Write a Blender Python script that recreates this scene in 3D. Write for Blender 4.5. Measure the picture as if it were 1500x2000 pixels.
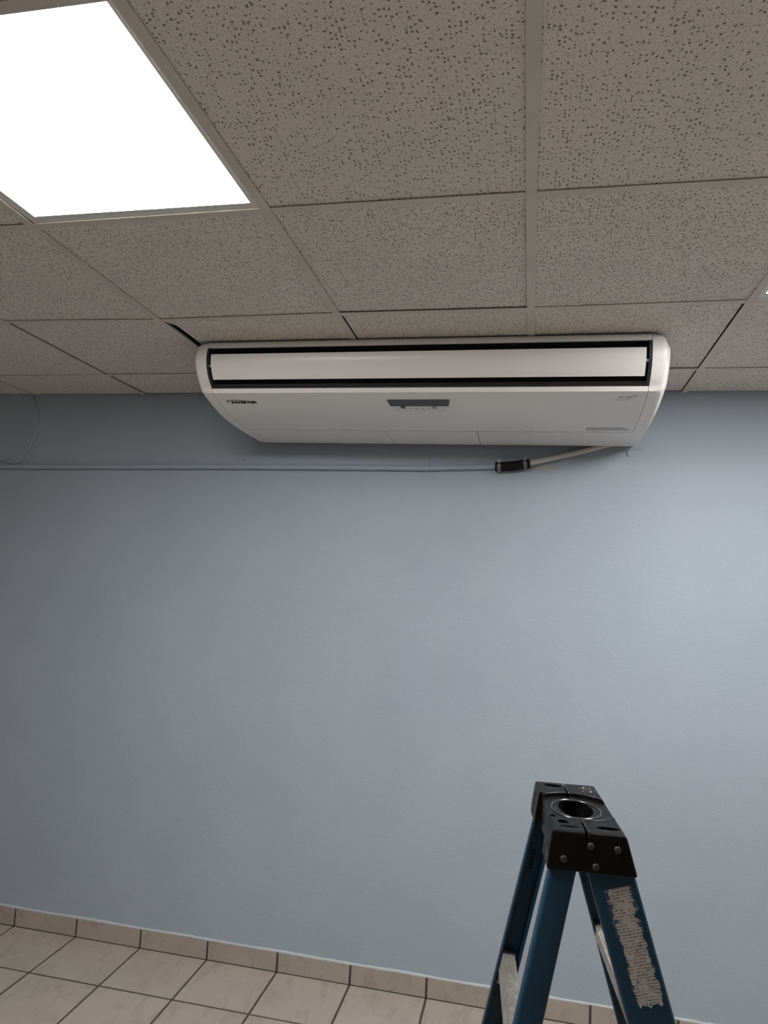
import bpy, bmesh, math, random
from mathutils import Matrix, Vector
random.seed(7)
for o in list(bpy.data.objects): bpy.data.objects.remove(o, do_unlink=True)
scene = bpy.context.scene
COL = scene.collection
R = math.radians

# ------------------------------------------------------------------ camera, world, exposure
H = 2.4765            # ceiling height
CAM_Z, CAM_D = 1.6281, 2.9684
PITCH, ROLL, YAW, FPX = 0.1038, -0.0532, 0.2074, 1363.48
cd = bpy.data.cameras.new('camera'); cam = bpy.data.objects.new('camera', cd); COL.objects.link(cam)
cd.sensor_fit = 'HORIZONTAL'; cd.sensor_width = 36.0; cd.lens = 36.0 * FPX / 1500.0
cd.clip_start = 0.02; cd.clip_end = 60
rot = Matrix.Rotation(YAW, 3, 'Z') @ Matrix.Rotation(PITCH, 3, 'X') @ Matrix.Rotation(ROLL, 3, 'Y')
right, fwd, up = rot.col[0].copy(), rot.col[1].copy(), rot.col[2].copy()
cam.matrix_world = Matrix((( right.x, up.x, -fwd.x, 0), (right.y, up.y, -fwd.y, -CAM_D),
                           (right.z, up.z, -fwd.z, CAM_Z), (0, 0, 0, 1)))
scene.camera = cam
w = bpy.data.worlds.new('room_world'); scene.world = w; w.use_nodes = True
w.node_tree.nodes['Background'].inputs[0].default_value = (0.5, 0.5, 0.5, 1)
w.node_tree.nodes['Background'].inputs[1].default_value = 0.0
vs = scene.view_settings
vs.view_transform = 'Standard'; vs.look = 'None'; vs.gamma = 1.0; vs.exposure = 0.85; vs.use_curve_mapping = False
PANEL_POWER = 22.5     # radiance of the ceiling panel diffusers

# ------------------------------------------------------------------ helpers
def mat(name, col, rough=0.6, metal=0.0, spec=0.5):
    m = bpy.data.materials.new(name); m.use_nodes = True
    b = m.node_tree.nodes['Principled BSDF']
    b.inputs['Base Color'].default_value = (*col, 1); b.inputs['Roughness'].default_value = rough
    b.inputs['Metallic'].default_value = metal; b.inputs['Specular IOR Level'].default_value = spec
    return m
class NT:
    def __init__(s, m): s.t = m.node_tree; s.n = s.t.nodes; s.b = s.n['Principled BSDF']
    def new(s, typ, **kw):
        x = s.n.new(typ)
        for k, v in kw.items(): setattr(x, k, v)
        return x
    def link(s, a, b): s.t.links.new(a, b)
    def coords(s, kind='Object', rnd=False, scale=(1, 1, 1)):
        tc = s.new('ShaderNodeTexCoord'); out = tc.outputs[kind]
        if rnd:
            oi = s.new('ShaderNodeObjectInfo'); ml = s.new('ShaderNodeMath', operation='MULTIPLY'); ml.inputs[1].default_value = 57.0
            s.link(oi.outputs['Random'], ml.inputs[0]); ad = s.new('ShaderNodeVectorMath', operation='ADD')
            s.link(out, ad.inputs[0]); s.link(ml.outputs[0], ad.inputs[1]); out = ad.outputs[0]
        mp = s.new('ShaderNodeMapping'); mp.inputs['Scale'].default_value = scale; s.link(out, mp.inputs['Vector'])
        return mp.outputs[0]
    def noise(s, vec, scale, detail=3, rough=0.55, dist=0.0, dim='3D'):
        x = s.new('ShaderNodeTexNoise', noise_dimensions=dim); x.inputs['Scale'].default_value = scale
        x.inputs['Detail'].default_value = detail; x.inputs['Roughness'].default_value = rough; x.inputs['Distortion'].default_value = dist
        s.link(vec, x.inputs['Vector']); return x.outputs['Fac']
    def ramp(s, fac, a, b, lo=0.0, hi=1.0):
        x = s.new('ShaderNodeMapRange', interpolation_type='SMOOTHSTEP'); x.inputs[1].default_value = a; x.inputs[2].default_value = b
        x.inputs[3].default_value = lo; x.inputs[4].default_value = hi; s.link(fac, x.inputs[0]); return x.outputs[0]
    def math(s, op, a, b=None):
        x = s.new('ShaderNodeMath', operation=op)
        for i, v in enumerate((a, b)):
            if v is None: continue
            if isinstance(v, (int, float)): x.inputs[i].default_value = v
            else: s.link(v, x.inputs[i])
        return x.outputs[0]
    def mix(s, fac, a, b):
        x = s.new('ShaderNodeMix', data_type='RGBA')
        if isinstance(fac, (int, float)): x.inputs[0].default_value = fac
        else: s.link(fac, x.inputs[0])
        for i, v in ((6, a), (7, b)):
            if isinstance(v, tuple): x.inputs[i].default_value = (*v, 1)
            else: s.link(v, x.inputs[i])
        return x.outputs[2]
    def bump(s, h, strength=0.3, dist=0.002, prev=None):
        x = s.new('ShaderNodeBump'); x.inputs['Strength'].default_value = strength; x.inputs['Distance'].default_value = dist
        s.link(h, x.inputs['Height'])
        if prev is not None: s.link(prev, x.inputs['Normal'])
        return x.outputs[0]
    def color(s, c): s.link(c, s.b.inputs['Base Color'])
    def normal(s, n): s.link(n, s.b.inputs['Normal'])

def obj(name, bm, m, parent=None, smooth=False, loc=None):
    me = bpy.data.meshes.new(name)
    if isinstance(bm, bmesh.types.BMesh):
        bmesh.ops.recalc_face_normals(bm, faces=bm.faces); bm.to_mesh(me); bm.free()
    else: me = bm
    if m is not None:
        me.materials.clear(); me.materials.append(m)
    if smooth:
        for f in me.polygons: f.use_smooth = True
    o = bpy.data.objects.new(name, me); COL.objects.link(o)
    if loc is not None: o.location = loc
    if parent is not None: o.parent = parent
    return o
def empty(name, loc=(0, 0, 0), rz=0.0):
    o = bpy.data.objects.new(name, None); COL.objects.link(o); o.location = loc; o.rotation_euler = (0, 0, rz); o.empty_display_size = 0.1
    return o
def tag(o, label, cat, group=None):
    o['label'] = label; o['category'] = cat
    if group: o['group'] = group
    return o
def structure(o, label=None):
    o['kind'] = 'structure'
    if label: o['label'] = label
    return o
def box(bm, x0, x1, y0, y1, z0, z1):
    v = [bm.verts.new(p) for p in ((x0,y0,z0),(x1,y0,z0),(x1,y1,z0),(x0,y1,z0),(x0,y0,z1),(x1,y0,z1),(x1,y1,z1),(x0,y1,z1))]
    for f in ((0,3,2,1),(4,5,6,7),(0,1,5,4),(1,2,6,5),(2,3,7,6),(3,0,4,7)): bm.faces.new([v[i] for i in f])
    return v
def boxbm(*a):
    bm = bmesh.new(); box(bm, *a); return bm
def bevel(bm, w, seg=2, angle=0.5):
    es = [e for e in bm.edges if len(e.link_faces) == 2 and e.calc_face_angle(0) > angle]
    bmesh.ops.bevel(bm, geom=es, offset=w, segments=seg, affect='EDGES', profile=0.5)
    return bm
def tube(bm, pts, r, seg=12, cap=True):
    pts = [Vector(p) for p in pts]; rings = []; n = len(pts)
    rr = r if isinstance(r, (list, tuple)) else [r] * n
    t0 = (pts[1] - pts[0]).normalized(); ref = Vector((0, 0, 1)) if abs(t0.z) < 0.9 else Vector((0, 1, 0))
    for i, p in enumerate(pts):
        t = (pts[min(i+1, n-1)] - pts[max(i-1, 0)]).normalized()
        a = t.cross(ref).normalized(); b = t.cross(a).normalized()
        rings.append([bm.verts.new(p + a * rr[i] * math.cos(2*math.pi*k/seg) + b * rr[i] * math.sin(2*math.pi*k/seg)) for k in range(seg)])
    for i in range(n - 1):
        for k in range(seg):
            bm.faces.new((rings[i][k], rings[i][(k+1) % seg], rings[i+1][(k+1) % seg], rings[i+1][k]))
    if cap:
        bm.faces.new(rings[0]); bm.faces.new(rings[-1][::-1])
    return bm
def prism(bm, poly, frame, d0, d1):
    """poly of (a,b) extruded along the third axis; frame(a,b,d) -> point"""
    A = [bm.verts.new(frame(a, b, d0)) for a, b in poly]; B = [bm.verts.new(frame(a, b, d1)) for a, b in poly]
    bm.faces.new(A); bm.faces.new(B[::-1]); n = len(poly)
    for i in range(n): bm.faces.new((A[i], A[(i+1) % n], B[(i+1) % n], B[i]))
    return bm
def smooth_by_angle(o, ang=35):
    me = o.data
    for f in me.polygons: f.use_smooth = True
    bm = bmesh.new(); bm.from_mesh(me)
    for e in bm.edges: e.smooth = len(e.link_faces) == 2 and e.calc_face_angle(0) < R(ang)
    bm.to_mesh(me); bm.free()

def boolean(base, cutters):
    for cbm in cutters:
        co = obj('cutter', cbm, None, base.parent)
        md = base.modifiers.new('cut', 'BOOLEAN'); md.operation = 'DIFFERENCE'; md.object = co; md.solver = 'EXACT'
        dg = bpy.context.evaluated_depsgraph_get(); dg.update()
        me = bpy.data.meshes.new_from_object(base.evaluated_get(dg)); base.modifiers.clear(); old = base.data; base.data = me
        bpy.data.objects.remove(co, do_unlink=True); bpy.data.meshes.remove(old)

# ------------------------------------------------------------------ materials
# painted wall
m_wall = mat('blue_grey_wall_paint', (0.375, 0.432, 0.49), 0.55, spec=0.35)
t = NT(m_wall); v = t.coords()
n1 = t.noise(v, 2.2, 4); n2 = t.noise(v, 120, 2); n3 = t.noise(v, 26, 3)
c = t.mix(t.ramp(n1, 0.3, 0.7), (0.350, 0.406, 0.474), (0.372, 0.428, 0.496))
tc = t.coords()
sp = t.new('ShaderNodeSeparateXYZ'); t.link(tc, sp.inputs[0])
# small bare patch of mortar left beside the drain coupling
dx = t.math('DIVIDE', t.math('SUBTRACT', sp.outputs[0], 0.055), 0.075); dz = t.math('DIVIDE', t.math('SUBTRACT', sp.outputs[2], 2.150), 0.012)
rr = t.math('ADD', t.math('MULTIPLY', dx, dx), t.math('MULTIPLY', dz, dz))
rr = t.math('ADD', rr, t.math('MULTIPLY', t.noise(v, 60, 3), 0.9))
c = t.mix(t.ramp(rr, 1.0, 1.5, 0.75, 0.0), c, (0.42, 0.40, 0.33))
t.color(c)
t.normal(t.bump(t.math('ADD', n2, t.math('MULTIPLY', n3, 1.3)), 0.36, 0.0025))
m_wall2 = mat('off_white_bounce_paint', (0.70, 0.69, 0.66), 0.6)  # unseen side and front walls: off-white chosen to add bounced light
t = NT(m_wall2); v = t.coords(); t.normal(t.bump(t.noise(v, 120, 2), 0.2, 0.002))
# ceiling board with pinholes and fissures
def tile_material(name, fiss, ca, cb_):
    m = mat(name, (0.6, 0.56, 0.51), 0.9, spec=0.15); t = NT(m); v = t.coords(rnd=True)
    def vor(scale, vec):
        x = t.new('ShaderNodeTexVoronoi', voronoi_dimensions='2D'); x.inputs['Scale'].default_value = scale
        t.link(vec, x.inputs['Vector']); return x
    warp = t.new('ShaderNodeVectorMath', operation='ADD')
    nz = t.new('ShaderNodeTexNoise'); nz.inputs['Scale'].default_value = 150; t.link(v, nz.inputs['Vector'])
    sc = t.new('ShaderNodeVectorMath', operation='SCALE'); sc.inputs['Scale'].default_value = 0.006; t.link(nz.outputs['Color'], sc.inputs[0])
    t.link(v, warp.inputs[0]); t.link(sc.outputs[0], warp.inputs[1]); wv = warp.outputs[0]
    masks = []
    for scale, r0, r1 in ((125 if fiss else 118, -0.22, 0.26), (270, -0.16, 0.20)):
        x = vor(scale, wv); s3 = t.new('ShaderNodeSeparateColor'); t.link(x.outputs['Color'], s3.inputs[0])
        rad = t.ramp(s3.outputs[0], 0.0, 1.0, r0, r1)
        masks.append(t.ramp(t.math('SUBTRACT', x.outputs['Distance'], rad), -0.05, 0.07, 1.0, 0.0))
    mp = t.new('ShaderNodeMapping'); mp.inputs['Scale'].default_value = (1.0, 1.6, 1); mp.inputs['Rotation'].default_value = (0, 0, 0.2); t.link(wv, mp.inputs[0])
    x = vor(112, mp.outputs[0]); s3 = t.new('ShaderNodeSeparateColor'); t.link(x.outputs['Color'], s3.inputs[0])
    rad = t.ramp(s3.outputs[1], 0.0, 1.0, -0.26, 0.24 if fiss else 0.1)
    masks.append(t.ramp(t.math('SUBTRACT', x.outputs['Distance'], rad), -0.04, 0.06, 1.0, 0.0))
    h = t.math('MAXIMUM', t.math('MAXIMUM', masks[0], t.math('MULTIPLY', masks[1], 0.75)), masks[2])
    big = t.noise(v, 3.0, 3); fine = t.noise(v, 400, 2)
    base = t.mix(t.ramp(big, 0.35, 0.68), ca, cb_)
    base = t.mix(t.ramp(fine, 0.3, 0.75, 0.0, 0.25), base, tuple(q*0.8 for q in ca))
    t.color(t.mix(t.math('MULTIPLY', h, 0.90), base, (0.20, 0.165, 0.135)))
    inv = t.math('SUBTRACT', 1.0, h)
    t.normal(t.bump(fine, 0.25, 0.001, t.bump(inv, 0.6, 0.003)))
    return m
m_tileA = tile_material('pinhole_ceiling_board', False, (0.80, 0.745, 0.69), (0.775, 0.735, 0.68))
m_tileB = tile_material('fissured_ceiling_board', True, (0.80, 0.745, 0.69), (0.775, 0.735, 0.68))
m_bar = mat('cream_enamel_grid', (0.50, 0.465, 0.405), 0.5)
t = NT(m_bar); v = t.coords(); t.color(t.mix(t.ramp(t.noise(v, 6, 4), 0.35, 0.7), (0.66, 0.61, 0.55), (0.60, 0.555, 0.495)))
m_plenum = mat('bare_concrete_slab', (0.34, 0.33, 0.31), 0.9)
m_white_metal = mat('white_enamel_frame', (0.72, 0.71, 0.68), 0.45)
m_diff = bpy.data.materials.new('lit_diffuser'); m_diff.use_nodes = True
nt = m_diff.node_tree; nt.nodes.remove(nt.nodes['Principled BSDF']); em = nt.nodes.new('ShaderNodeEmission')
em.inputs[0].default_value = (1.0, 0.98, 0.955, 1); em.inputs[1].default_value = PANEL_POWER
nt.links.new(em.outputs[0], nt.nodes['Material Output'].inputs[0])
# ceramic tiles
def ceramic(name, a, b):
    m = mat(name, a, 0.34); t = NT(m); v = t.coords(rnd=True, scale=(1, 1, 1))
    mp = t.new('ShaderNodeMapping'); mp.inputs['Scale'].default_value = (9, 3.2, 6); mp.inputs['Rotation'].default_value = (0, 0, 0.5); t.link(v, mp.inputs[0])
    n1 = t.noise(mp.outputs[0], 1.6, 6, 0.65, 1.2); n2 = t.noise(v, 5, 5, 0.7); n3 = t.noise(v, 220, 2)
    c = t.mix(t.ramp(n2, 0.3, 0.7), a, b); c = t.mix(t.ramp(n1, 0.50, 0.66, 0.0, 0.45), c, (a[0]*0.72, a[1]*0.69, a[2]*0.66))
    c = t.mix(t.ramp(n3, 0.55, 0.8, 0.0, 0.12), c, (0.2, 0.17, 0.14)); t.color(c)
    t.normal(t.bump(t.noise(v, 30, 3), 0.06, 0.002)); return m
m_floor = ceramic('marbled_beige_ceramic', (0.375, 0.328, 0.284), (0.42, 0.372, 0.325))
m_skirt = ceramic('marbled_tan_ceramic', (0.365, 0.320, 0.278), (0.405, 0.357, 0.312))
m_grout = mat('brown_grout', (0.16, 0.13, 0.105), 0.95); t = NT(m_grout); v = t.coords()
t.color(t.mix(t.noise(v, 60, 3), (0.055, 0.043, 0.032), (0.09, 0.07, 0.055)))
m_caulk = mat('pale_paint_bead', (0.44, 0.48, 0.51), 0.6)
# air conditioner
m_ac = mat('white_gloss_plastic', (0.70, 0.68, 0.655), 0.32); t = NT(m_ac); v = t.coords()
t.color(t.mix(t.ramp(t.noise(v, 3, 4), 0.3, 0.7), (0.80, 0.785, 0.77), (0.82, 0.805, 0.79)))
m_acd = mat('black_brown_plastic', (0.022, 0.019, 0.017), 0.5)
m_ink = mat('black_ink', (0.008, 0.008, 0.008), 0.7, spec=0.1)
m_grey_ink = mat('grey_ink', (0.20, 0.19, 0.18), 0.5)
m_screen = mat('smoked_display', (0.055, 0.05, 0.048), 0.25)
m_strip = mat('pale_display_strip', (0.74, 0.73, 0.71), 0.3)
m_grey = mat('grey_button', (0.28, 0.27, 0.26), 0.5)
m_sticker = mat('silver_sticker', (0.42, 0.41, 0.40), 0.45)
t = NT(m_sticker); v = t.coords(); t.color(t.mix(t.ramp(t.noise(v, 180, 2), 0.45, 0.6), (0.40, 0.39, 0.38), (0.47, 0.46, 0.45)))
# pipework
m_pvc = mat('bare_white_pvc', (0.55, 0.53, 0.48), 0.4)
m_rub = mat('black_rubber', (0.006, 0.006, 0.0065), 0.65, spec=0.2)
m_steel = mat('stainless_band', (0.22, 0.215, 0.20), 0.4, 0.8)
m_cable = mat('painted_cable', (0.44, 0.48, 0.52), 0.5)
# ladder
m_blue = mat('blue_fibreglass', (0.03, 0.115, 0.20), 0.42, spec=0.3); t = NT(m_blue); v = t.coords()
mp = t.new('ShaderNodeMapping'); mp.inputs['Scale'].default_value = (1, 1, 0.25); t.link(v, mp.inputs[0])
n1 = t.noise(mp.outputs[0], 90, 4); n2 = t.noise(v, 9, 4)
c = t.mix(t.ramp(n2, 0.35, 0.7), (0.0072, 0.036, 0.068), (0.012, 0.046, 0.080))
c = t.mix(t.ramp(n1, 0.56, 0.78, 0.0, 0.35), c, (0.032, 0.078, 0.110)); t.color(c)
t.normal(t.bump(n1, 0.12, 0.001)); 
m_capb = mat('black_moulded_plastic', (0.018, 0.017, 0.018), 0.42, spec=0.17); t = NT(m_capb); v = t.coords()
n1 = t.noise(v, 35, 5, 0.7); n2 = t.noise(v, 160, 2)
t.color(t.mix(t.ramp(n1, 0.5, 0.78, 0.0, 0.5), (0.0035, 0.0033, 0.0035), (0.020, 0.018, 0.0185)))
t.link(t.ramp(n1, 0.4, 0.7, 0.36, 0.6), t.b.inputs['Roughness']); t.normal(t.bump(n2, 0.1, 0.0006))
m_alu = mat('scuffed_aluminium', (0.36, 0.345, 0.325), 0.5, 0.55); t = NT(m_alu); v = t.coords()
n1 = t.noise(v, 40, 5, 0.7); t.color(t.mix(t.ramp(n1, 0.4, 0.7), (0.33, 0.315, 0.295), (0.50, 0.48, 0.455)))
m_gloss = mat('worn_glossy_plastic', (0.035, 0.033, 0.034), 0.22)
m_rivet = mat('dull_rivet', (0.05, 0.045, 0.04), 0.45, 0.6)
m_stamp = mat('faded_stamp_ink', (0.004, 0.014, 0.028), 0.6, spec=0.2)
m_foot = mat('black_rubber_foot', (0.02, 0.02, 0.02), 0.8)
# torn warning label: paper, print lines and bare smears
m_label = mat('torn_paper_label', (0.5, 0.48, 0.44), 0.7); t = NT(m_label); uvv = t.coords('UV')
sp = t.new('ShaderNodeSeparateXYZ'); t.link(uvv, sp.inputs[0]); U, V = sp.outputs[0], sp.outputs[1]
ln = t.math('FRACT', t.math('MULTIPLY', V, 38.0)); line = t.ramp(ln, 0.42, 0.55)
mp = t.new('ShaderNodeMapping'); mp.inputs['Scale'].default_value = (17, 38, 1); t.link(uvv, mp.inputs[0])
wrd = t.ramp(t.noise(mp.outputs[0], 1.6, 2), 0.42, 0.52)
mp2 = t.new('ShaderNodeMapping'); mp2.inputs['Scale'].default_value = (2.0, 7, 1); t.link(uvv, mp2.inputs[0])
para = t.ramp(t.noise(mp2.outputs[0], 1.3, 2), 0.40, 0.5)
prn = t.math('MULTIPLY', t.math('MULTIPLY', line, wrd), para)
mp3 = t.new('ShaderNodeMapping'); mp3.inputs['Scale'].default_value = (1.0, 3.6, 1); t.link(uvv, mp3.inputs[0])
smr = t.noise(mp3.outputs[0], 4.5, 6, 0.7, 0.6); grime = t.noise(mp3.outputs[0], 14, 5, 0.7)
edge = t.math('ABSOLUTE', t.math('SUBTRACT', U, 0.5))
edge = t.ramp(edge, 0.28, 0.5, 0.0, 0.22)
c = t.mix(t.ramp(grime, 0.35, 0.75), (0.49, 0.478, 0.455), (0.35, 0.34, 0.325))
c = t.mix(t.math('MULTIPLY', prn, 0.8), c, (0.07, 0.06, 0.06))
c = t.mix(t.ramp(t.math('ADD', smr, edge), 0.58, 0.66), c, (0.028, 0.058, 0.105))
blot = t.noise(mp3.outputs[0], 9.0, 2, 0.5, 0.3)
c = t.mix(t.ramp(blot, 0.66, 0.70), c, (0.03, 0.03, 0.035)); t.color(c)

# ------------------------------------------------------------------ room shell
RX0, RX1, RY0 = -4.30, 2.45, -6.20
TOP = H + 0.32
wb = structure(obj('wall_back', boxbm(RX0, RX1, 0.0, 0.12, -0.05, TOP), m_wall), 'blue grey painted wall behind the air conditioner')
structure(obj('wall_left', boxbm(RX0-0.12, RX0, RY0, 0.12, -0.05, TOP), m_wall2))
structure(obj('wall_right', boxbm(RX1, RX1+0.12, RY0, 0.12, -0.05, TOP), m_wall2))
structure(obj('wall_front', boxbm(RX0-0.12, RX1+0.12, RY0-0.12, RY0, -0.05, TOP), m_wall2))
floor = structure(obj('floor', boxbm(RX0, RX1, RY0, 0.0, -0.06, -0.002), m_grout), 'beige ceramic tile floor with brown grout')
# rough plaster knob and nail hole on the wall
bm = bmesh.new(); bmesh.ops.create_icosphere(bm, subdivisions=2, radius=1.0)
for q in bm.verts:
    k = 1 + 0.3*random.uniform(-1, 1); q.co = Vector((0.390 + q.co.x*0.010*k, -0.002 + q.co.y*0.007*k, 2.218 + q.co.z*0.013*k))
obj('plaster_lump', bm, m_wall, wb)
bm = bmesh.new(); bmesh.ops.create_icosphere(bm, subdivisions=2, radius=1.0)
for q in bm.verts:
    k = 1 + 0.35*random.uniform(-1, 1); q.co = Vector((0.425 + q.co.x*0.022*k, 0.0 + q.co.y*0.004*k, 2.236 + q.co.z*0.010*k))
obj('plaster_lump', bm, m_wall, wb)

# floor tiles, joints lined up with the skirting joints
PT, SX, G = 0.3146, -2.2346, 0.0092
bmt = bmesh.new(); box(bmt, -(PT-G)/2, (PT-G)/2, -(PT-G)/2, (PT-G)/2, -0.006, 0.0)
bevel(bmt, 0.0015, 1); me_tile = bpy.data.meshes.new('floor_tile'); bmesh.ops.recalc_face_normals(bmt, faces=bmt.faces); bmt.to_mesh(me_tile); bmt.free(); me_tile.materials.append(m_floor)
ROW0 = -0.3075   # first row joint
rest = bmesh.new(); k = 0
i0 = int(math.floor((RX0 - SX)/PT)); i1 = int(math.ceil((RX1 - SX)/PT))
for j in range(0, 21):
    for i in range(i0, i1):
        x0, x1 = SX + i*PT + G/2, SX + (i+1)*PT - G/2
        y1 = (ROW0 + PT - j*PT) - G/2; y0 = y1 - (PT - G)
        if j == 0: y1 = min(y1, -0.0115)
        xx0, xx1, yy0 = max(x0, RX0+0.001), min(x1, RX1-0.001), max(y0, RY0+0.001)
        if xx1 - xx0 < 0.02 or y1 - yy0 < 0.02: continue
        near = -3.3 < x0 < 1.8 and j < 9
        full = (xx0 == x0 and xx1 == x1 and yy0 == y0)
        if near and full and j > 0:
            o = obj('floor_tile', me_tile, None, floor, loc=((x0+x1)/2, (y0+y1)/2, random.uniform(-0.0006, 0.0002)))
        elif near:
            obj('floor_tile', bevel(boxbm(xx0, xx1, yy0, y1, -0.006, 0.0), 0.0015, 1), m_floor, floor)
        else: box(rest, xx0, xx1, yy0, y1, -0.006, 0.0)
ro = obj('floor_tile_field', rest, m_floor, floor); ro['kind'] = 'stuff'
# tiled baseboard on the back wall
SKH = 0.0775
bb = structure(obj('baseboard_back', boxbm(RX0, RX1, -0.0075, 0.0, 0.0, SKH-0.002), m_grout), 'row of tan ceramic skirting tiles along the blue wall')
for i in range(i0, i1):
    x0, x1 = max(SX + i*PT + G/2, RX0), min(SX + (i+1)*PT - G/2, RX1)
    if x1 - x0 < 0.02: continue
    obj('baseboard_tile', bevel(boxbm(x0, x1, -0.0105 - random.uniform(0, 0.0008), -0.001, 0.003, SKH + random.uniform(-0.001, 0.001)), 0.0015, 1), m_skirt, bb)
# uneven paint bead over the skirting
bm = bmesh.new(); N = 260; prev = None
for i in range(N+1):
    x = RX0 + (RX1-RX0)*i/N; a = 0.006 + 0.0015*math.sin(i*0.35) + random.uniform(-0.001, 0.0012); d = 0.0085 + random.uniform(-0.002, 0.001)
    ring = [bm.verts.new((x, 0.001, SKH-0.004)), bm.verts.new((x, -d, SKH-0.003)), bm.verts.new((x, -d*0.75, SKH+a*0.45)), bm.verts.new((x, 0.001, SKH+a))]
    if prev:
        for k in range(3): bm.faces.new((prev[k], prev[k+1], ring[k+1], ring[k]))
    prev = ring
obj('paint_bead', bm, m_caulk, wb, smooth=True)

# ------------------------------------------------------------------ suspended ceiling
T = 0.6096; XA = -0.016; YH1, YH2, YH3 = -1.5211, -0.9115, -0.3019
ceil = structure(obj('ceiling', boxbm(RX0, RX1, RY0, 0.0, TOP, TOP+0.08), m_plenum), 'suspended ceiling of speckled acoustic tiles in a cream grid')
# grid node offsets where the old grid has drifted out of square (col, row) -> dx, dy ; rows count back from H3 = 0
OFF = {(0,2):(-.0026,-.0033),(0,1):(0,.0078),(-1,1):(.0044,.0053),(-1,2):(.0062,-.0039),(-2,1):(-.014,.016),(-2,2):(-.0113,.003),
       (-3,1):(.012,-.010),(-3,0):(.005,0),(1,1):(-.0045,-.0034),(1,0):(.004,.0033),(-3,-1):(.012,0),(1,-1):(.009,0),(-4,-1):(.02,0),(-4,0):(.012,0)}
def node(c, r):
    x = XA + c*T; y = 0.0 if r == -1 else YH3 - r*T
    dx, dy = OFF.get((c, r), (0, 0))
    return min(max(x+dx, RX0), RX1), max(y+dy, RY0)
C0, C1 = math.floor((RX0-XA)/T), math.ceil((RX1-XA)/T)
R1 = math.ceil((YH3-RY0)/T)
FL = 0.0118   # half flange width
def bar(p, q, trim=0.0, zt=0.0):
    p = Vector((*p, 0)); q = Vector((*q, 0)); d = q-p; L = d.length
    if L < 0.05: return
    d.normalize(); n = Vector((-d.y, d.x, 0)); bm = bmesh.new()
    def fr(a, b, s): u = p + d*s + n*a; return (u.x, u.y, b)
    prism(bm, [(-FL, H-0.002+zt), (FL, H-0.002+zt), (FL, H-0.0006+zt), (0.002, H-0.0004+zt), (0.002, H+0.012), (-0.002, H+0.012), (-0.002, H-0.0004+zt), (-FL, H-0.0006+zt)], fr, trim, L-trim)
    obj('grid_bar', bm, m_bar, ceil)
LIGHTS = {(-2, 2), (1, 1)}      # (col, far row): panel lights
for c in range(C0+1, C1):                         # runners towards the wall
    for r in range(-1, R1):
        a, b = node(c, r), node(c, r+1)
        if r == -1: a = (a[0], -0.001)
        bar(b, a)
for r in range(0, R1):
    for c in range(C0, C1): bar(node(c, r), node(c+1, r), FL+0.0004, 0.0003)
GAPS = {(-2, 0): dict(l=0.030), (-3, 0): dict(l=0.0155), (-3, -1): dict(l=0.0165, f=0.012), (0, -1): dict(f=0.014, r=0.015), (0, 0): dict(f=0.0145, r=0.0145),
        (-1, 1): dict(f=0.013), (-1, 0): dict(l=0.0155), (1, -1): dict(f=0.005)}
# tile (c, r): between columns c..c+1 and rows r (far, nearer the wall) .. r+1
for c in range(C0, C1):
    for r in range(-1, R1):
        if (c, r) in LIGHTS: continue
        a, b, cc, d = node(c, r+1), node(c+1, r+1), node(c+1, r), node(c, r)
        g = GAPS.get((c, r), {}); e = 0.005
        l, rt, f, n = g.get('l', e), g.get('r', e), g.get('f', 0.006 if r == -1 else 0.004), e
        pts = [(a[0]+l*(1 if l < 0.02 else 0.95), a[1]+n), (b[0]-rt, b[1]+n), (cc[0]-rt, cc[1]-f), (d[0]+l, d[1]-f)]
        if c == -2 and r == 0: pts[3] = (d[0]+0.020, d[1]-f); pts.insert(3, (d[0]+0.036, d[1]-f-0.03)); pts[4] = (d[0]+0.006, d[1]-f); pts[0] = (a[0]+0.034, a[1]+n)
        if pts[1][0]-pts[0][0] < 0.03 or pts[2][1]-pts[1][1] < 0.03: continue
        z0 = H + 0.001 + random.uniform(0, 0.0022)
        if (c, r) == (-2, 0):
            pts = [(a[0]+0.006, a[1]+n), (b[0]-rt, b[1]+n), (cc[0]-rt, cc[1]-f), (d[0]+0.022, d[1]-f), (d[0]+0.024, a[1]+0.16), (d[0]+0.022, a[1]+0.06), (a[0]+0.014, a[1]+0.022)]
        cx, cy = sum(q[0] for q in pts)/len(pts), sum(q[1] for q in pts)/len(pts)
        bm = bmesh.new(); prism(bm, [(q[0]-cx, q[1]-cy) for q in pts], lambda x, y, z: (x, y, z), 0.0, 0.014)
        big = r in (2, 3, 4)
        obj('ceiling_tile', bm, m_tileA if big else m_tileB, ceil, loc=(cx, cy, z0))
# ------------------------------------------------------------------ panel lights
def panel_light(c, r, label, lum=None, group=None):
    a, b = node(c, r+1), node(c+1, r)
    x0, x1, y0, y1 = a[0]+0.004, b[0]-0.004, a[1]+0.004, b[1]-0.004
    l0, l1, m0, m1 = lum or (x0+0.020, x1-0.020, y0+0.020, y1-0.020)
    root = empty('ceiling_panel_light', ((x0+x1)/2, (y0+y1)/2, H)); ox, oy, oz = root.location
    def rel(bm):
        bmesh.ops.translate(bm, verts=bm.verts, vec=(-ox, -oy, -oz)); return bm
    for (p0, p1, q0, q1) in ((x0, x1, y0, m0), (x0, x1, m1, y1), (x0, l0, m0, m1), (l1, x1, m0, m1)):
        obj('frame_rail', rel(boxbm(p0, p1, q0, q1, H+0.0005, H+0.022)), m_white_metal, root)
    obj('diffuser', rel(boxbm(l0, l1, m0, m1, H+0.002, H+0.006)), m_diff, root)
    obj('housing', rel(boxbm(x0+0.002, x1-0.002, y0+0.002, y1-0.002, H+0.024, H+0.060)), m_white_metal, root)
    tag(root, label, 'ceiling light', group or 'ceiling panel lights')
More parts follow.
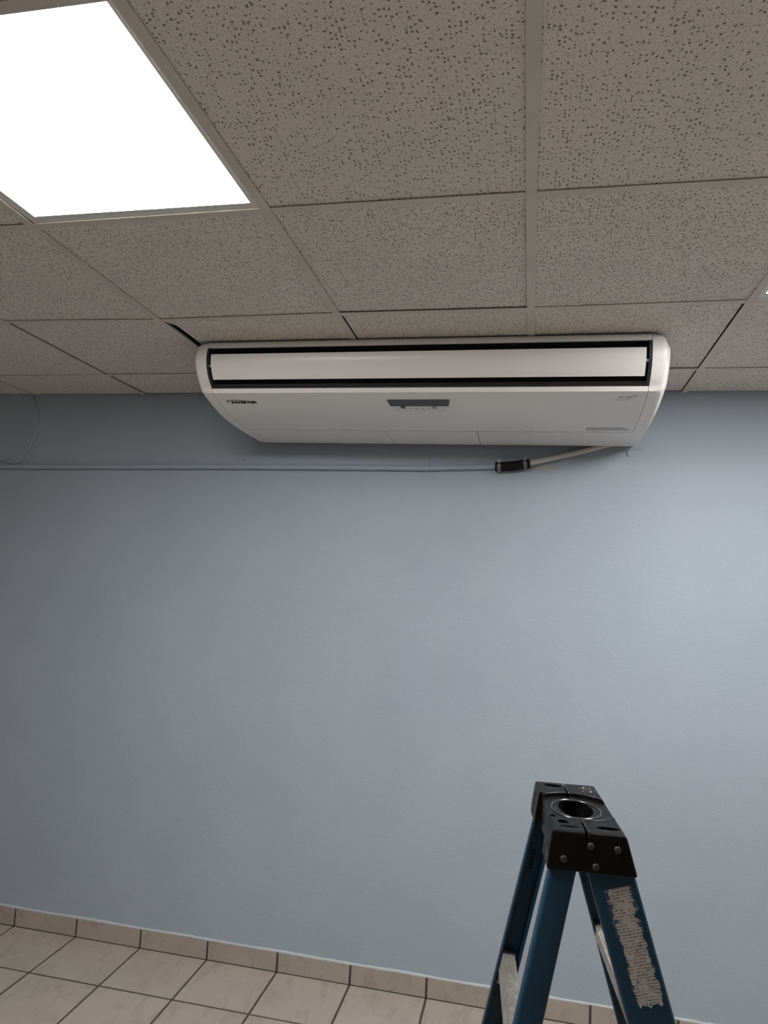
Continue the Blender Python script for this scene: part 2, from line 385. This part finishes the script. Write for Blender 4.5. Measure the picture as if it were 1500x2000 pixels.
panel_light(-2, 2, "lit square ceiling panel light on the air conditioner's INVERTER badge side", (-1.2077, -0.6466, -2.120, -1.5595))
panel_light(1, 1, "lit square ceiling panel light beyond the air conditioner's grey swoosh logo end", (0.6146, XA+2*T-0.024, YH1+0.024, -0.9630))

# ------------------------------------------------------------------ air conditioner
XL, XR = -1.1655, 0.3655
PROF = [(-.684,.004),(-.690,.012),(-.6935,.0275),(-.6975,.052),(-.6965,.080),(-.6835,.112),(-.660,.142),(-.6365,.1605),(-.6270,.1765),
        (-.600,.1840),(-.560,.1950),(-.520,.2060),(-.480,.2155),(-.430,.2235),(-.370,.2292),(-.280,.2338),(-.200,.2355),(-.110,.2362),(-.034,.2362)]
def pr(q, inset=0.0):                      # profile -> points (Y, z) with inward offset
    out = []
    for i, (y, d) in enumerate(q):
        a, b = q[max(i-1, 0)], q[min(i+1, len(q)-1)]
        ty, tz = b[0]-a[0], -(b[1]-a[1]); L = math.hypot(ty, tz); ny, nz = -tz/L, ty/L      # inward normal (left of travel)
        out.append((y + ny*inset, H - d + nz*inset))
    return out
ac = empty('air_conditioner', ((XL+XR)/2, -0.36, H-0.236))
AO = Vector(ac.location)
def acobj(name, bm, m, parent=ac, smooth=True, ang=30):
    bmesh.ops.translate(bm, verts=bm.verts, vec=-AO)
    o = obj(name, bm, m, parent)
    if smooth: smooth_by_angle(o, ang)
    return o
def densify(seg, n=4):
    out = []
    for i in range(len(seg)-1):
        p0, p1, p2, p3 = seg[max(i-1,0)], seg[i], seg[i+1], seg[min(i+2,len(seg)-1)]
        for k in range(n):
            u = k/n; out.append(tuple(0.5*((2*p1[j]) + (-p0[j]+p2[j])*u + (2*p0[j]-5*p1[j]+4*p2[j]-p3[j])*u*u + (-p0[j]+3*p1[j]-3*p2[j]+p3[j])*u**3) for j in (0, 1)))
    out.append(seg[-1]); return out
def shell(seg, x0, x1, th=0.004, inset=0.0, bev=0.0012):
    A, B = pr(seg, inset), pr(seg, inset+th); bm = bmesh.new(); poly = A + B[::-1]
    prism(bm, poly, lambda y, z, x: (x, y, z), x0, x1)
    return bm
# dark inner housing with the outlet cavity
inner = pr(PROF[:3], 0.004) + [(-.655, H-.036), (-.628, H-.060), (-.612, H-.110), (-.622, H-.150)] + [(-.640, H-.1575)] + pr(PROF[8:], 0.0045) + [(-.034, H-.006)]
bm = bmesh.new(); prism(bm, inner, lambda y, z, x: (x, y, z), XL+0.0005, XR-0.0005)
acobj('inner_housing', bm, m_acd, ang=20)
bm = bmesh.new(); box(bm, XL+0.001, XR-0.001, -0.64, -0.0335, H-0.225, H-0.003)
bm.free()
# strip above the outlet, lip, main panel, access panels
acobj('top_strip', shell(densify(PROF[:3]), XL+0.0014, XR-0.0014), m_ac)
main = PROF[7:9]; body = densify(PROF[8:16])
front = acobj('front_panel', shell([PROF[7]] + body, XL+0.0014, XR-0.0014), m_ac, ang=14)
rear = [(-.2755,.2340)] + PROF[16:]
for a, b in ((XL, -.5825), (-.5825, -.2125), (-.2125, XR)):
    acobj('access_panel', shell(rear, a+(0.0012 if a > XL else 0.0003), b-(0.0012 if b < XR else 0.0003)), m_ac)
# end caps: the profile drawn in towards a rounded outer edge
def end_cap(xs, sgn):
    outer = [(-.620,.004)] + densify(PROF[:9], 4) + densify(PROF[8:], 3)[1:]
    soft = [tuple(q) for q in outer]
    for _ in range(14): soft = [soft[0]] + [tuple((soft[i-1][j]+2*soft[i][j]+soft[i+1][j])/4 for j in (0, 1)) for i in range(1, len(soft)-1)] + [soft[-1]]
    bm = bmesh.new(); W = 0.058; rings = []
    for t_ in (0.0, 0.0, 0.3, 0.55, 0.66, 0.72, 0.79, 0.86, 0.93, 1.0):
        ins = 0.004*t_**2 + 0.024*max(0.0, (t_-0.68)/0.32)**1.6
        mixed = [tuple(p[j]*(1-t_) + q[j]*t_ for j in (0, 1)) for p, q in zip(outer, soft)]
        pts = pr(mixed, ins)
        rg = []
        for (y, z), (yo, d) in zip(pts, outer):
            if d < 0.045 and yo > -0.7:                 # chamfered upper corner
                k = (0.045-d)/0.045; y += k*0.09*max(0, t_-0.62); z -= k*0.05*max(0, t_-0.62)
            rg.append(bm.verts.new((xs + sgn*W*t_, min(y, -0.034), min(z, H-0.0035))))
        rg.append(bm.verts.new((xs + sgn*W*t_, -0.034, H-0.0035)))
        rings.append(rg)
    n = len(rings[0])
    for i in range(1, len(rings)-1):
        for k in range(n): bm.faces.new((rings[i][k], rings[i][(k+1) % n], rings[i+1][(k+1) % n], rings[i+1][k]))
    bm.faces.new(rings[1]); bm.faces.new(rings[-1][::-1])
    bmesh.ops.delete(bm, geom=rings[0], context='VERTS')
    bmesh.ops.remove_doubles(bm, verts=bm.verts, dist=0.00005)
    return acobj('end_cap', bm, m_ac, ang=24)
end_cap(XL, -1); end_cap(XR, 1)
# louvre flap and dark frame ribs
fl = densify(PROF[2:8], 6); fl = [q for q in fl if 0.049 <= q[1] <= 0.1415]
flap = acobj('louver_flap', shell(fl, -1.1485, 0.3470, 0.007, 0.0015), m_ac)
for yy, dd in ((-.6475, .1500), (-.6435, .1548)):
    bm = bmesh.new(); tube(bm, [(XL+0.001, yy+0.003, H-dd), (XR-0.001, yy+0.003, H-dd)], 0.0016, 6); acobj('frame_rib', bm, m_acd)
for x0, x1 in ((XL+0.0006, XL+0.010), (XR-0.010, XR-0.0006)):
    acobj('frame_cheek', shell([q for q in densify(PROF[2:8], 6)], x0, x1, 0.03, 0.0012), m_acd)
for x in (0.3478, -1.1493):
    bm = bmesh.new(); tube(bm, [(x-0.0005 if x > 0 else x-0.007, -0.686, H-0.092), (x+0.007 if x > 0 else x+0.0003, -0.686, H-0.092)], 0.005, 12); acobj('hinge_pin', bm, m_grey, flap)

# marks on the panel: local frame at a drop-height of the panel
def panel_frame(X, Y, lift=0.0006):
    q = densify(PROF[8:16], 8)
    for i in range(len(q)-1):
        if q[i][0] <= Y <= q[i+1][0]: break
    u = (Y-q[i][0])/(q[i+1][0]-q[i][0]); d = q[i][1] + u*(q[i+1][1]-q[i][1])
    tv = Vector((0, q[i][0]-q[i+1][0], q[i+1][1]-q[i][1])).normalized()     # towards the front edge
    nrm = Vector((1, 0, 0)).cross(tv).normalized()
    o = Vector((X, Y, H-d)) + nrm*lift
    return o, Vector((1, 0, 0)), tv, nrm
def flat(poly, X, Y, th=0.0008, lift=0.0002):
    """a thin plate with outline poly (x right, y up the panel, metres)"""
    o, ax, ay, an = panel_frame(X, Y, 0); bm = bmesh.new()
    prism(bm, poly, lambda a, b, c_: tuple(o + ax*a + ay*b + an*(c_+lift)), 0.0, th); return bm
def text_mesh(s, width, height, bold=0.0):
    cu = bpy.data.curves.new('lettering', 'FONT'); cu.body = s; cu.size = 1.0; cu.offset = bold; cu.resolution_u = 3
    o = bpy.data.objects.new('lettering', cu); COL.objects.link(o)
    dg = bpy.context.evaluated_depsgraph_get(); dg.update(); me = bpy.data.meshes.new_from_object(o.evaluated_get(dg))
    bpy.data.objects.remove(o, do_unlink=True)
    xs = [q.co.x for q in me.vertices]; ys = [q.co.y for q in me.vertices]
    sx, sy = width/(max(xs)-min(xs)), height/(max(ys)-min(ys))
    for q in me.vertices: q.co = ((q.co.x-min(xs))*sx, (q.co.y-min(ys))*sy, 0)
    return me
def place_text(name, me, X, Y, m, shear=0.0, lift=0.0007, parent=ac):
    o, ax, ay, an = panel_frame(X, Y, lift)
    for q in me.vertices: q.co = o + ax*(q.co.x + shear*q.co.y) + ay*q.co.y - AO
    return obj(name, me, m, parent)
place_text('badge_lettering', text_mesh('INVERTER', 0.104, 0.0170, 0.055), -1.1175, -0.5555, m_ink, 0.12)
def ribbon(pts, X, Y):
    bm = bmesh.new(); o, ax, ay, an = panel_frame(X, Y, 0.0007); prev = None
    for i, (a, b, wd) in enumerate(pts):
        p0, p1 = pts[max(i-1, 0)], pts[min(i+1, len(pts)-1)]; dx, dy = p1[0]-p0[0], p1[1]-p0[1]; L = math.hypot(dx, dy) or 1
        nx, ny = -dy/L*wd/2, dx/L*wd/2
        cur = [bm.verts.new(o + ax*(a+nx) + ay*(b+ny)), bm.verts.new(o + ax*(a-nx) + ay*(b-ny))]
        if prev: bm.faces.new((prev[0], prev[1], cur[1], cur[0]))
        prev = cur
    return bm
sw = [(0.012, 0.004, .0010), (0.004, 0.0085, .0030), (0.0, 0.0135, .0040), (0.006, 0.0185, .0042), (0.016, 0.0232, .0040), (0.040, 0.0238, .0034), (0.065, 0.0224, .0028), (0.088, 0.0190, .0008)]
acobj('badge_swoosh', ribbon(densify2 := sw, -1.1335, -0.5555), m_ink, smooth=False)
# display: smoked window above a pale strip with marks
acobj('display_window', flat([(0, 0), (0.212, 0), (0.2195, 0.043), (0.217, 0.0455), (0.002, 0.0455), (0, 0.044), (-0.0065, 0.041)], -0.5085, -0.5365, 0.0012), m_screen, smooth=False)
ds = acobj('display_strip', flat([(0.006, 0), (0.197, 0), (0.203, 0.0405), (0, 0.0405)], -0.505, -0.4970, 0.0010), m_strip, smooth=False)
acobj('receiver_window', flat([(0, 0), (0.017, 0), (0.016, 0.014), (0, 0.015)], -0.471, -0.5245, 0.0010, 0.0022), m_screen, ds, smooth=False)
acobj('display_button', flat([(0, 0), (0.018, 0), (0.018, 0.015), (0, 0.015)], -0.358, -0.5245, 0.0012, 0.0022), m_grey, ds, smooth=False)
for k in range(4):
    acobj('indicator_mark', flat([(0, 0), (0.008, 0), (0.008, 0.0035), (0, 0.0035)], -0.441+k*0.0225, -0.5215, 0.0006, 0.0022), m_grey, ds, smooth=False)
# grey swoosh logo: open ellipse around two small bars of lettering
el = []
for k in range(25):
    a = R(165) + R(255)*k/24; el.append((0.034 + 0.032*math.cos(a) , 0.008 + 0.0130*math.sin(a) + 0.30*(0.032*math.cos(a)), 0.0009 + 0.0016*(k/24)))
acobj('logo_swoosh', ribbon(el, 0.268, -0.5830), m_grey_ink, smooth=False)
for a, b, y in ((0.009, 0.024, 0.0075), (0.030, 0.052, 0.0085)):
    acobj('logo_bar', flat([(a, y), (b, y+0.001), (b, y+0.0052), (a, y+0.004)], 0.268, -0.5830, 0.0004), m_grey_ink, smooth=False)
acobj('rating_sticker', flat([(0, 0), (0.160, 0), (0.134, 0.036), (0.003, 0.036)], 0.192, -0.3060, 0.0006), m_sticker, smooth=False)
for x in (-.77, -.56, -.03, .215):       # real notches in the panel edge
    cbm = boxbm(x, x+0.030, -0.2850, -0.2700, H-0.2420, H-0.2290); bmesh.ops.translate(cbm, verts=cbm.verts, vec=-AO)
    boolean(front, [cbm])
tag(ac, 'long white ceiling-mounted air conditioner with INVERTER badge and dark louver frame', 'air conditioner')

# ------------------------------------------------------------------ drain pipe on the wall
dp = empty('drain_pipe', (-1.3, 0, 2.13))
DO = Vector(dp.location)
def dpo(name, bm, m, parent=dp):
    bmesh.ops.translate(bm, verts=bm.verts, vec=-DO); o = obj(name, bm, m, parent); smooth_by_angle(o, 40); return o
PY = -0.0125
line = [(-4.29, 2.088), (-2.573, 2.110), (-2.230, 2.1135), (-1.552, 2.126), (-1.278, 2.130), (-0.440, 2.1390), (-0.150, 2.1505)]
bm = bmesh.new(); tube(bm, [(x, PY, z) for x, z in line], 0.0112, 14)
dpo('painted_pipe', bm, m_cable if False else m_wall)
bm = bmesh.new(); tube(bm, [(-2.44, PY-0.0005, 2.1113), (-2.255, PY-0.0005, 2.1133)], 0.0122, 14); dpo('pipe_sleeve', bm, m_wall)
def clip(x, z):
    bm = bmesh.new(); prof = []
    for k in range(13):
        a = math.pi*k/12; prof.append((-0.0125*1.05*0 - 0.0128 - 0.0125*math.sin(a) + 0.0, 0.0135*math.cos(a)))
    poly = [(-0.0005, 0.0320)] + [(-0.003, 0.0320), (-0.003, 0.0150)] + prof + [(-0.0005, -0.0150)] + [(-0.0008, 0.0)]
    prism(bm, [(-0.0005, 0.034), (-0.0035, 0.034), (-0.0035, 0.0145)] + [(-0.012 - 0.0132*math.sin(math.pi*k/10), 0.0132*math.cos(math.pi*k/10)) for k in range(11)] + [(-0.0005, -0.0132)], lambda a, b, c_: (c_, a, z+b), x-0.007, x+0.007)
    o = dpo('pipe_clip', bm, m_wall)
    bm = bmesh.new(); tube(bm, [(x, -0.003, z+0.024), (x, -0.0075, z+0.024)], 0.004, 8); dpo('clip_screw', bm, m_wall, o).location = -o.location
clip(-1.552, 2.126); clip(-0.440, 2.139)
CPL = [(-0.150, -0.024, 2.1490), (-0.115, -0.024, 2.1500), (-0.075, -0.024, 2.1525), (-0.035, -0.024, 2.1600), (-0.008, -0.024, 2.1660)]
bm = bmesh.new(); tube(bm, CPL, [0.0195, 0.0205, 0.0208, 0.0205, 0.0200], 18); dpo('rubber_coupling', bm, m_rub)
for (p, q, tilt) in (((-0.141, -0.024, 2.1493), (-0.127, -0.024, 2.1497), 0), ((-0.034, -0.024, 2.1602), (-0.020, -0.024, 2.1634), 1)):
    bm = bmesh.new(); tube(bm, [p, q], 0.0222, 20); hc = dpo('hose_clamp', bm, m_steel)
    bm = bmesh.new(); mx = (p[0]+q[0])/2; mz = (p[2]+q[2])/2
    bevel(box(bm, mx-0.0065, mx+0.0065, -0.046, -0.030, mz+0.014, mz+0.028) and bm, 0.002, 2); dpo('clamp_screw', bm, m_steel, hc)
    bm = bmesh.new(); e = -0.012 if not tilt else 0.010
    tube(bm, [(mx+e-0.002, -0.024, mz+e*0.1), (mx+e+0.002, -0.024, mz+e*0.1)], 0.0225, 20); dpo('coupling_rim', bm, m_rub)
bm = bmesh.new(); tube(bm, [(-0.012, -0.022, 2.1655), (0.06, -0.020, 2.1835), (0.16, -0.0165, 2.2090), (0.27, -0.0165, 2.2390), (0.33, -0.0165, 2.258)], 0.0108, 14); dpo('white_pipe', bm, m_pvc)
tag(dp, 'blue painted drain pipe along the wall ending in black rubber coupling under air conditioner', 'pipe')
# thin cable looping from the ceiling to the pipe
cp = [(-2.444, -0.006, 2.474), (-2.418, -0.006, 2.43), (-2.400, -0.006, 2.37), (-2.396, -0.006, 2.32), (-2.402, -0.006, 2.27), (-2.420, -0.006, 2.217), (-2.447, -0.006, 2.168), (-2.470, -0.010, 2.136), (-2.50, -0.012, 2.1285), (-2.578, -0.010, 2.143), (-2.75, -0.010, 2.17), (-3.1, -0.01, 2.19)]
cur = []
for i in range(len(cp)-1):
    p0, p1, p2, p3 = (Vector(cp[max(i-1, 0)]), Vector(cp[i]), Vector(cp[i+1]), Vector(cp[min(i+2, len(cp)-1)]))
    for k in range(4):
        u = k/4; cur.append(0.5*((2*p1) + (p2-p0)*u + (2*p0-5*p1+4*p2-p3)*u*u + (3*p1-p0-3*p2+p3)*u**3))
cur.append(Vector(cp[-1]))
bm = bmesh.new(); tube(bm, cur, 0.0034, 8)
tag(obj('cable', bm, m_cable, smooth=True), 'thin blue painted cable looping down the wall from the ceiling', 'cable')
bm = bmesh.new(); tube(bm, [(-1.293, 0.004, 2.163), (-1.293, -0.003, 2.163)], 0.0028, 8)
tag(obj('nail', bm, m_rivet), 'tiny dark nail in the blue wall above the drain pipe', 'nail')

# ------------------------------------------------------------------ stepladder
ZT = 1.2
lad = empty('stepladder', (0.1096, -1.429, 0.0), R(4.8))
# cap body: tapered block
def cap_solid():
    bm = bmesh.new(); lv = [(ZT, -.0655, .0650, .1640), (ZT-.010, -.0672, .0690, .1655), (ZT-.040, -.0715, .0775, .1665), (ZT-.0695, -.0745, .0860, .1680)]
    rings = [[bm.verts.new((x, y, z)) for x, y in ((a, -h), (b, -h), (b, h), (a, h))] for z, a, b, h in lv]
    for i in range(3):
        for k in range(4): bm.faces.new((rings[i][k], rings[i][(k+1) % 4], rings[i+1][(k+1) % 4], rings[i+1][k]))
    bm.faces.new(rings[0]); bm.faces.new(rings[-1][::-1])
    bmesh.ops.recalc_face_normals(bm, faces=bm.faces); bevel(bm, 0.004, 3, 0.7); return bm
cap = obj('top_cap', cap_solid(), m_capb, lad)
def cyl(cx, cy, rx, ry, z0, z1, seg=40, rot_=0.0):
    bm = bmesh.new(); prism(bm, [(cx + rx*math.cos(2*math.pi*k/seg), cy + ry*math.sin(2*math.pi*k/seg)) for k in range(seg)], lambda a, b, c_: (a, b, c_), z0, z1)
    bmesh.ops.recalc_face_normals(bm, faces=bm.faces); return bm
def cb(*a):
    bm = boxbm(*a); bmesh.ops.recalc_face_normals(bm, faces=bm.faces); return bm
Z1 = ZT + 0.02
cuts = [cyl(0.0, -0.005, 0.085, 0.088, ZT-0.0065, Z1, 56),          # shallow tray
        cyl(0.0, 0.0, 0.034, 0.060, ZT-0.060, Z1, 44),              # tool hole
        cb(-0.0065, -0.0025, -0.20, -0.062, ZT-0.010, Z1), cb(-0.0065, -0.0025, 0.062, 0.20, ZT-0.018, Z1),
        cb(-0.0080, -0.0010, -0.20, -0.158, ZT-0.013, Z1),
        cyl(0.040, -0.131, 0.0215, 0.0085, ZT-0.020, Z1, 24), cyl(-0.040, -0.112, 0.0105, 0.0095, ZT-0.020, Z1, 20),
        cyl(-0.031, -0.1385, 0.019, 0.0040, ZT-0.008, Z1, 20), cyl(-0.029, 0.1365, 0.0195, 0.0105, ZT-0.020, Z1, 24),
        cb(-0.10, -0.0600, -0.086, 0.074, ZT-0.09, Z1), cb(-0.10, -0.0440, -0.087, -0.076, ZT-0.09, Z1), cb(-0.10, -0.0500, 0.065, 0.0745, ZT-0.09, Z1), cb(-0.10, -0.062, -0.060, 0.045, ZT-0.09, ZT-0.016),
        cb(-0.066, 0.076, -0.155, -0.062, ZT-0.085, ZT-0.058), cb(-0.066, 0.076, 0.062, 0.155, ZT-0.085, ZT-0.058)]
boolean(cap, cuts)
md = cap.modifiers.new('soft_edge', 'BEVEL'); md.width = 0.0013; md.segments = 2; md.limit_method = 'ANGLE'; md.angle_limit = R(40)
cap.data.materials.clear(); cap.data.materials.append(m_capb)
def ring_bm(cx, cy, z, r0, r1, h, ry=1.0, a0=0, a1=360, seg=40):
    bm = bmesh.new(); prev = None; first = None
    for k in range(seg+1):
        a = R(a0 + (a1-a0)*k/seg); c_, s_ = math.cos(a), math.sin(a)
        q = [bm.verts.new((cx+r0*c_, cy+r0*ry*s_, z)), bm.verts.new((cx+(r0*.7+r1*.3)*c_, cy+(r0*.7+r1*.3)*ry*s_, z+h)), bm.verts.new((cx+(r0*.3+r1*.7)*c_, cy+(r0*.3+r1*.7)*ry*s_, z+h)), bm.verts.new((cx+r1*c_, cy+r1*ry*s_, z))]
        if prev:
            for j in range(3): bm.faces.new((prev[j], prev[j+1], q[j+1], q[j]))
        prev = q
    return bm
obj('rim_ring', ring_bm(0.0, -0.006, ZT-0.0068, 0.047, 0.0505, 0.0030, 1.28), m_gloss, cap, smooth=True)
sr = obj('embossed_seal', ring_bm(0.043, 0.124, ZT-0.0004, 0.0155, 0.0180, 0.0016), m_gloss, cap, smooth=True)
for k in range(7):
    a = -0.9 + 0.3*k; x = 0.043 + 0.011*math.sin(a*1.3)
    bm = boxbm(x-0.0012, x+0.0012, 0.124-0.009*math.cos(a), 0.124+0.009*math.cos(a)*(1 if k % 2 else 0.3), ZT-0.0005, ZT+0.0011); obj('seal_stroke', bm, m_gloss, sr)
def ridge(pts, r=0.0011):
    bm = bmesh.new(); tube(bm, pts, r, 8); obj('moulded_ridge', bm, m_gloss, cap, smooth=True)
def arc(r, a0, a1, n=18): return [(r*math.cos(R(a0+(a1-a0)*k/n)), -0.005 + r*1.035*math.sin(R(a0+(a1-a0)*k/n)), ZT+0.0003) for k in range(n+1)]
ridge(arc(0.0865, 44, 92)); ridge(arc(0.0865, 98, 134)); ridge(arc(0.0865, 272, 318))
ridge([(-0.0018, 0.084, ZT), (-0.0018, 0.120, ZT+0.0003), (-0.0012, 0.157, ZT)]); ridge([(-0.0018, -0.094, ZT), (-0.0015, -0.125, ZT+0.0003), (-0.0005, -0.158, ZT), (-0.0003, -0.1665, ZT-0.008)])
def dome(x, y, z, r, sgn, parent):
    bm = bmesh.new(); bmesh.ops.create_uvsphere(bm, u_segments=14, v_segments=8, radius=r)
    for q in bm.verts: q.co = Vector((q.co.x + x, y + sgn*max(-0.001, q.co.y*sgn)*0.55, q.co.z + z))
    o = obj('rivet', bm, m_rivet, parent, smooth=True); return o
for sgn in (-1, 1):
    for x, z in ((0.003, 1.1770), (0.050, 1.1750), (-0.045, 1.1510), (0.012, 1.1425)):
        dome(x, sgn*(0.1645 + 0.06*(ZT-z)), z, 0.0068, sgn, cap)
# rails
def yo(z): return 0.1565 + 0.06*(ZT-z)
def fx(z): return 0.000 + 0.297*(1.128-z)       # left edge of front rail
def bx_(z): return -0.068 - 0.210*(1.129-z)     # left edge of rear rail
def channel(xf, wd, sgn, z0, z1, fl=0.026, th=0.0045):
    def sec(z):
        x, y = xf(z), yo(z)
        rr_ = 0.006; o = []
        # outer contour with rounded outside corners, inner contour square; sgn outward
        def P(a, b): return (x+a, sgn*(y-b), z)
        o += [P(0, fl)] + [P(rr_-rr_*math.cos(u), rr_-rr_*math.sin(u)) for u in (0, .4, .8, 1.2, math.pi/2)]
        o += [P(wd-rr_+rr_*math.sin(u), rr_-rr_*math.cos(u)) for u in (0, .4, .8, 1.2, math.pi/2)] + [P(wd, fl)]
        o += [P(wd-th, fl), P(wd-th, th), P(th, th), P(th, fl)]
        return o
    bm = bmesh.new(); A = [bm.verts.new(q) for q in sec(z0)]; B = [bm.verts.new(q) for q in sec(z1)]; n = len(A)
    bm.faces.new(A); bm.faces.new(B[::-1])
    for i in range(n): bm.faces.new((A[i], A[(i+1) % n], B[(i+1) % n], B[i]))
    return bm
rails = {}
for sgn in (-1, 1):
    for nm, xf, wd in (('front_rail', fx, 0.0835), ('rear_rail', bx_, 0.0480)):
        o = obj(nm, channel(xf, wd, sgn, 0.030, 1.170), m_blue, lad); smooth_by_angle(o, 35); rails[nm, sgn] = o
        bm = bmesh.new(); x0 = xf(0.03)
        y0, y1 = sgn*(yo(0.02)+0.004), sgn*(yo(0.02)-0.032)
        box(bm, x0-0.006, x0+wd+0.012, min(y0, y1), max(y0, y1), 0.0, 0.045); bevel(bm, 0.004, 2); obj('rubber_foot', bm, m_foot, lad)
# treads with ribbed tops
for zt in (0.905, 0.605, 0.305):
    st = bmesh.new(); x0, x1 = fx(zt)+0.006, fx(zt)+0.0785; h = yo(zt)-0.0055; n = 9; prof = [(x0, zt-0.024), (x0, zt)]
    for k in range(n):
        a = x0+0.004+(x1-x0-0.008)*k/n; b = x0+0.004+(x1-x0-0.008)*(k+0.5)/n; c_ = x0+0.004+(x1-x0-0.008)*(k+1)/n
        prof += [(a, zt), (a+0.0008, zt+0.0022), (b, zt+0.0022), (b+0.0008, zt)]
    prof += [(x1, zt), (x1, zt-0.024), (x1-0.003, zt-0.024), (x1-0.003, zt-0.003), (x0+0.003, zt-0.003), (x0+0.003, zt-0.024)]
    prism(st, prof, lambda a, b, c_: (a, c_, b), -h, h); so = obj('step', st, m_alu, lad)
    for sgn in (-1, 1):
        for dx in (0.018, 0.062): dome(fx(zt-0.032)+dx, sgn*yo(zt-0.032), zt-0.032, 0.006, sgn, so)
# rear cross braces
def slant_bar(zt, wd, hh):
    ang = math.atan(0.21); ca, sa = math.cos(ang), math.sin(ang); x = bx_(zt)+0.0055; h = yo(zt)-0.0055
    dn = Vector((-sa, 0, -ca)); ac_ = Vector((ca, 0, -sa)); o = Vector((x, 0, zt)); bm = bmesh.new()
    prism(bm, [(0, 0), (wd, 0), (wd, 0.004), (0.004, 0.004), (0.004, hh), (0, hh)], lambda a, b, y: tuple(o + ac_*a + dn*b + Vector((0, y, 0))), -h, h)
    return bm
for zt in (0.825, 0.525, 0.225):
    br = obj('rear_brace', slant_bar(zt, 0.028, 0.040), m_alu, lad)
    for sgn in (-1, 1):
        z = zt-0.055; x = bx_(z); y = sgn*(yo(z)-0.007); bm = bmesh.new()
        prism(bm, [(x+0.006, z-0.020), (x+0.014, z-0.022), (x+0.034, z+0.030), (x+0.022, z+0.034)], lambda a, b, c_: (a, c_, b), y-0.0015, y+0.0015); obj('gusset', bm, m_alu, br)
# spreader bars
for sgn in (-1, 1):
    za = 0.50; y = sgn*(yo(za)-0.030); xm = 0.02
    for x0, x1 in ((bx_(za)+0.024, xm), (xm, fx(za)+0.040)):
        bm = bmesh.new(); box(bm, min(x0, x1), max(x0, x1), y-0.0025, y+0.0025, za-0.012, za+0.012); obj('spreader_bar', bm, m_alu, lad)
# torn warning label on the near front rail
def lab_pt(s, u): 
    z = 1.114 - 0.186*u + (-0.012 + 0.014*s)*1.0; wd = 0.052 + 0.006*u
    x = fx(z) + 0.0200 + wd*s; return x, -(yo(z) + 0.0004), z
random.seed(11)
NL, NS = 64, 14; bm = bmesh.new(); uvl = bm.loops.layers.uv.new('UVMap'); lr = []
def jag(u, k): return 0.03*math.sin(u*37+k) + 0.018*math.sin(u*61+2*k) + random.uniform(-0.012, 0.012)
for i in range(NL+1):
    u = i/NL; L0 = 0.0; R0_ = 1.0
    if u > 0.06: R0_ = 0.98 + jag(u, 1)
    if 0.22 < u < 0.30: R0_ -= 0.16*math.sin((u-0.22)/0.08*math.pi)
    if u > 0.30: R0_ -= 0.04
    if 0.42 < u < 0.80: L0 = 0.07 + jag(u, 3); R0_ -= 0.03
    if 0.50 < u < 0.64: L0 += 0.06*math.sin((u-0.5)/0.14*math.pi)
    if u > 0.80: L0 = 0.08 + jag(u, 5)
    if u > 0.95: L0 += (u-0.95)*2.2; R0_ -= (u-0.95)*1.4
    row = []
    for j in range(NS+1):
        s = L0 + (R0_-L0)*j/NS; uu = u + (0.012*math.sin(s*17)+0.008*math.sin(s*41+1) if u > 0.97 else 0); x, y, z = lab_pt(s, uu)
        row.append((bm.verts.new((x, y, z)), (s, 1-u)))
    lr.append(row)
for i in range(NL):
    for j in range(NS):
        q = (lr[i][j], lr[i][j+1], lr[i+1][j+1], lr[i+1][j]); f = bm.faces.new([a[0] for a in q])
        for lp, a in zip(f.loops, q): lp[uvl].uv = a[1]
lb = obj('warning_label', bm, m_label, rails['front_rail', -1]); lb['label'] = 'torn and scraped white warning label'
# faint ink stamp inside the far rear rail
z0, z1 = 1.055, 1.015
for k in range(6):
    z = 1.050 - 0.0075*k; x = bx_(z)+0.017; y = yo(z)-0.0045-0.0004
    bm = boxbm(x, x+0.008, y-0.0004, y, z-0.005, z); obj('ink_stamp', bm, m_stamp, rails['rear_rail', 1])
tag(lad, 'blue fibreglass stepladder with black top cap and torn white label', 'stepladder')
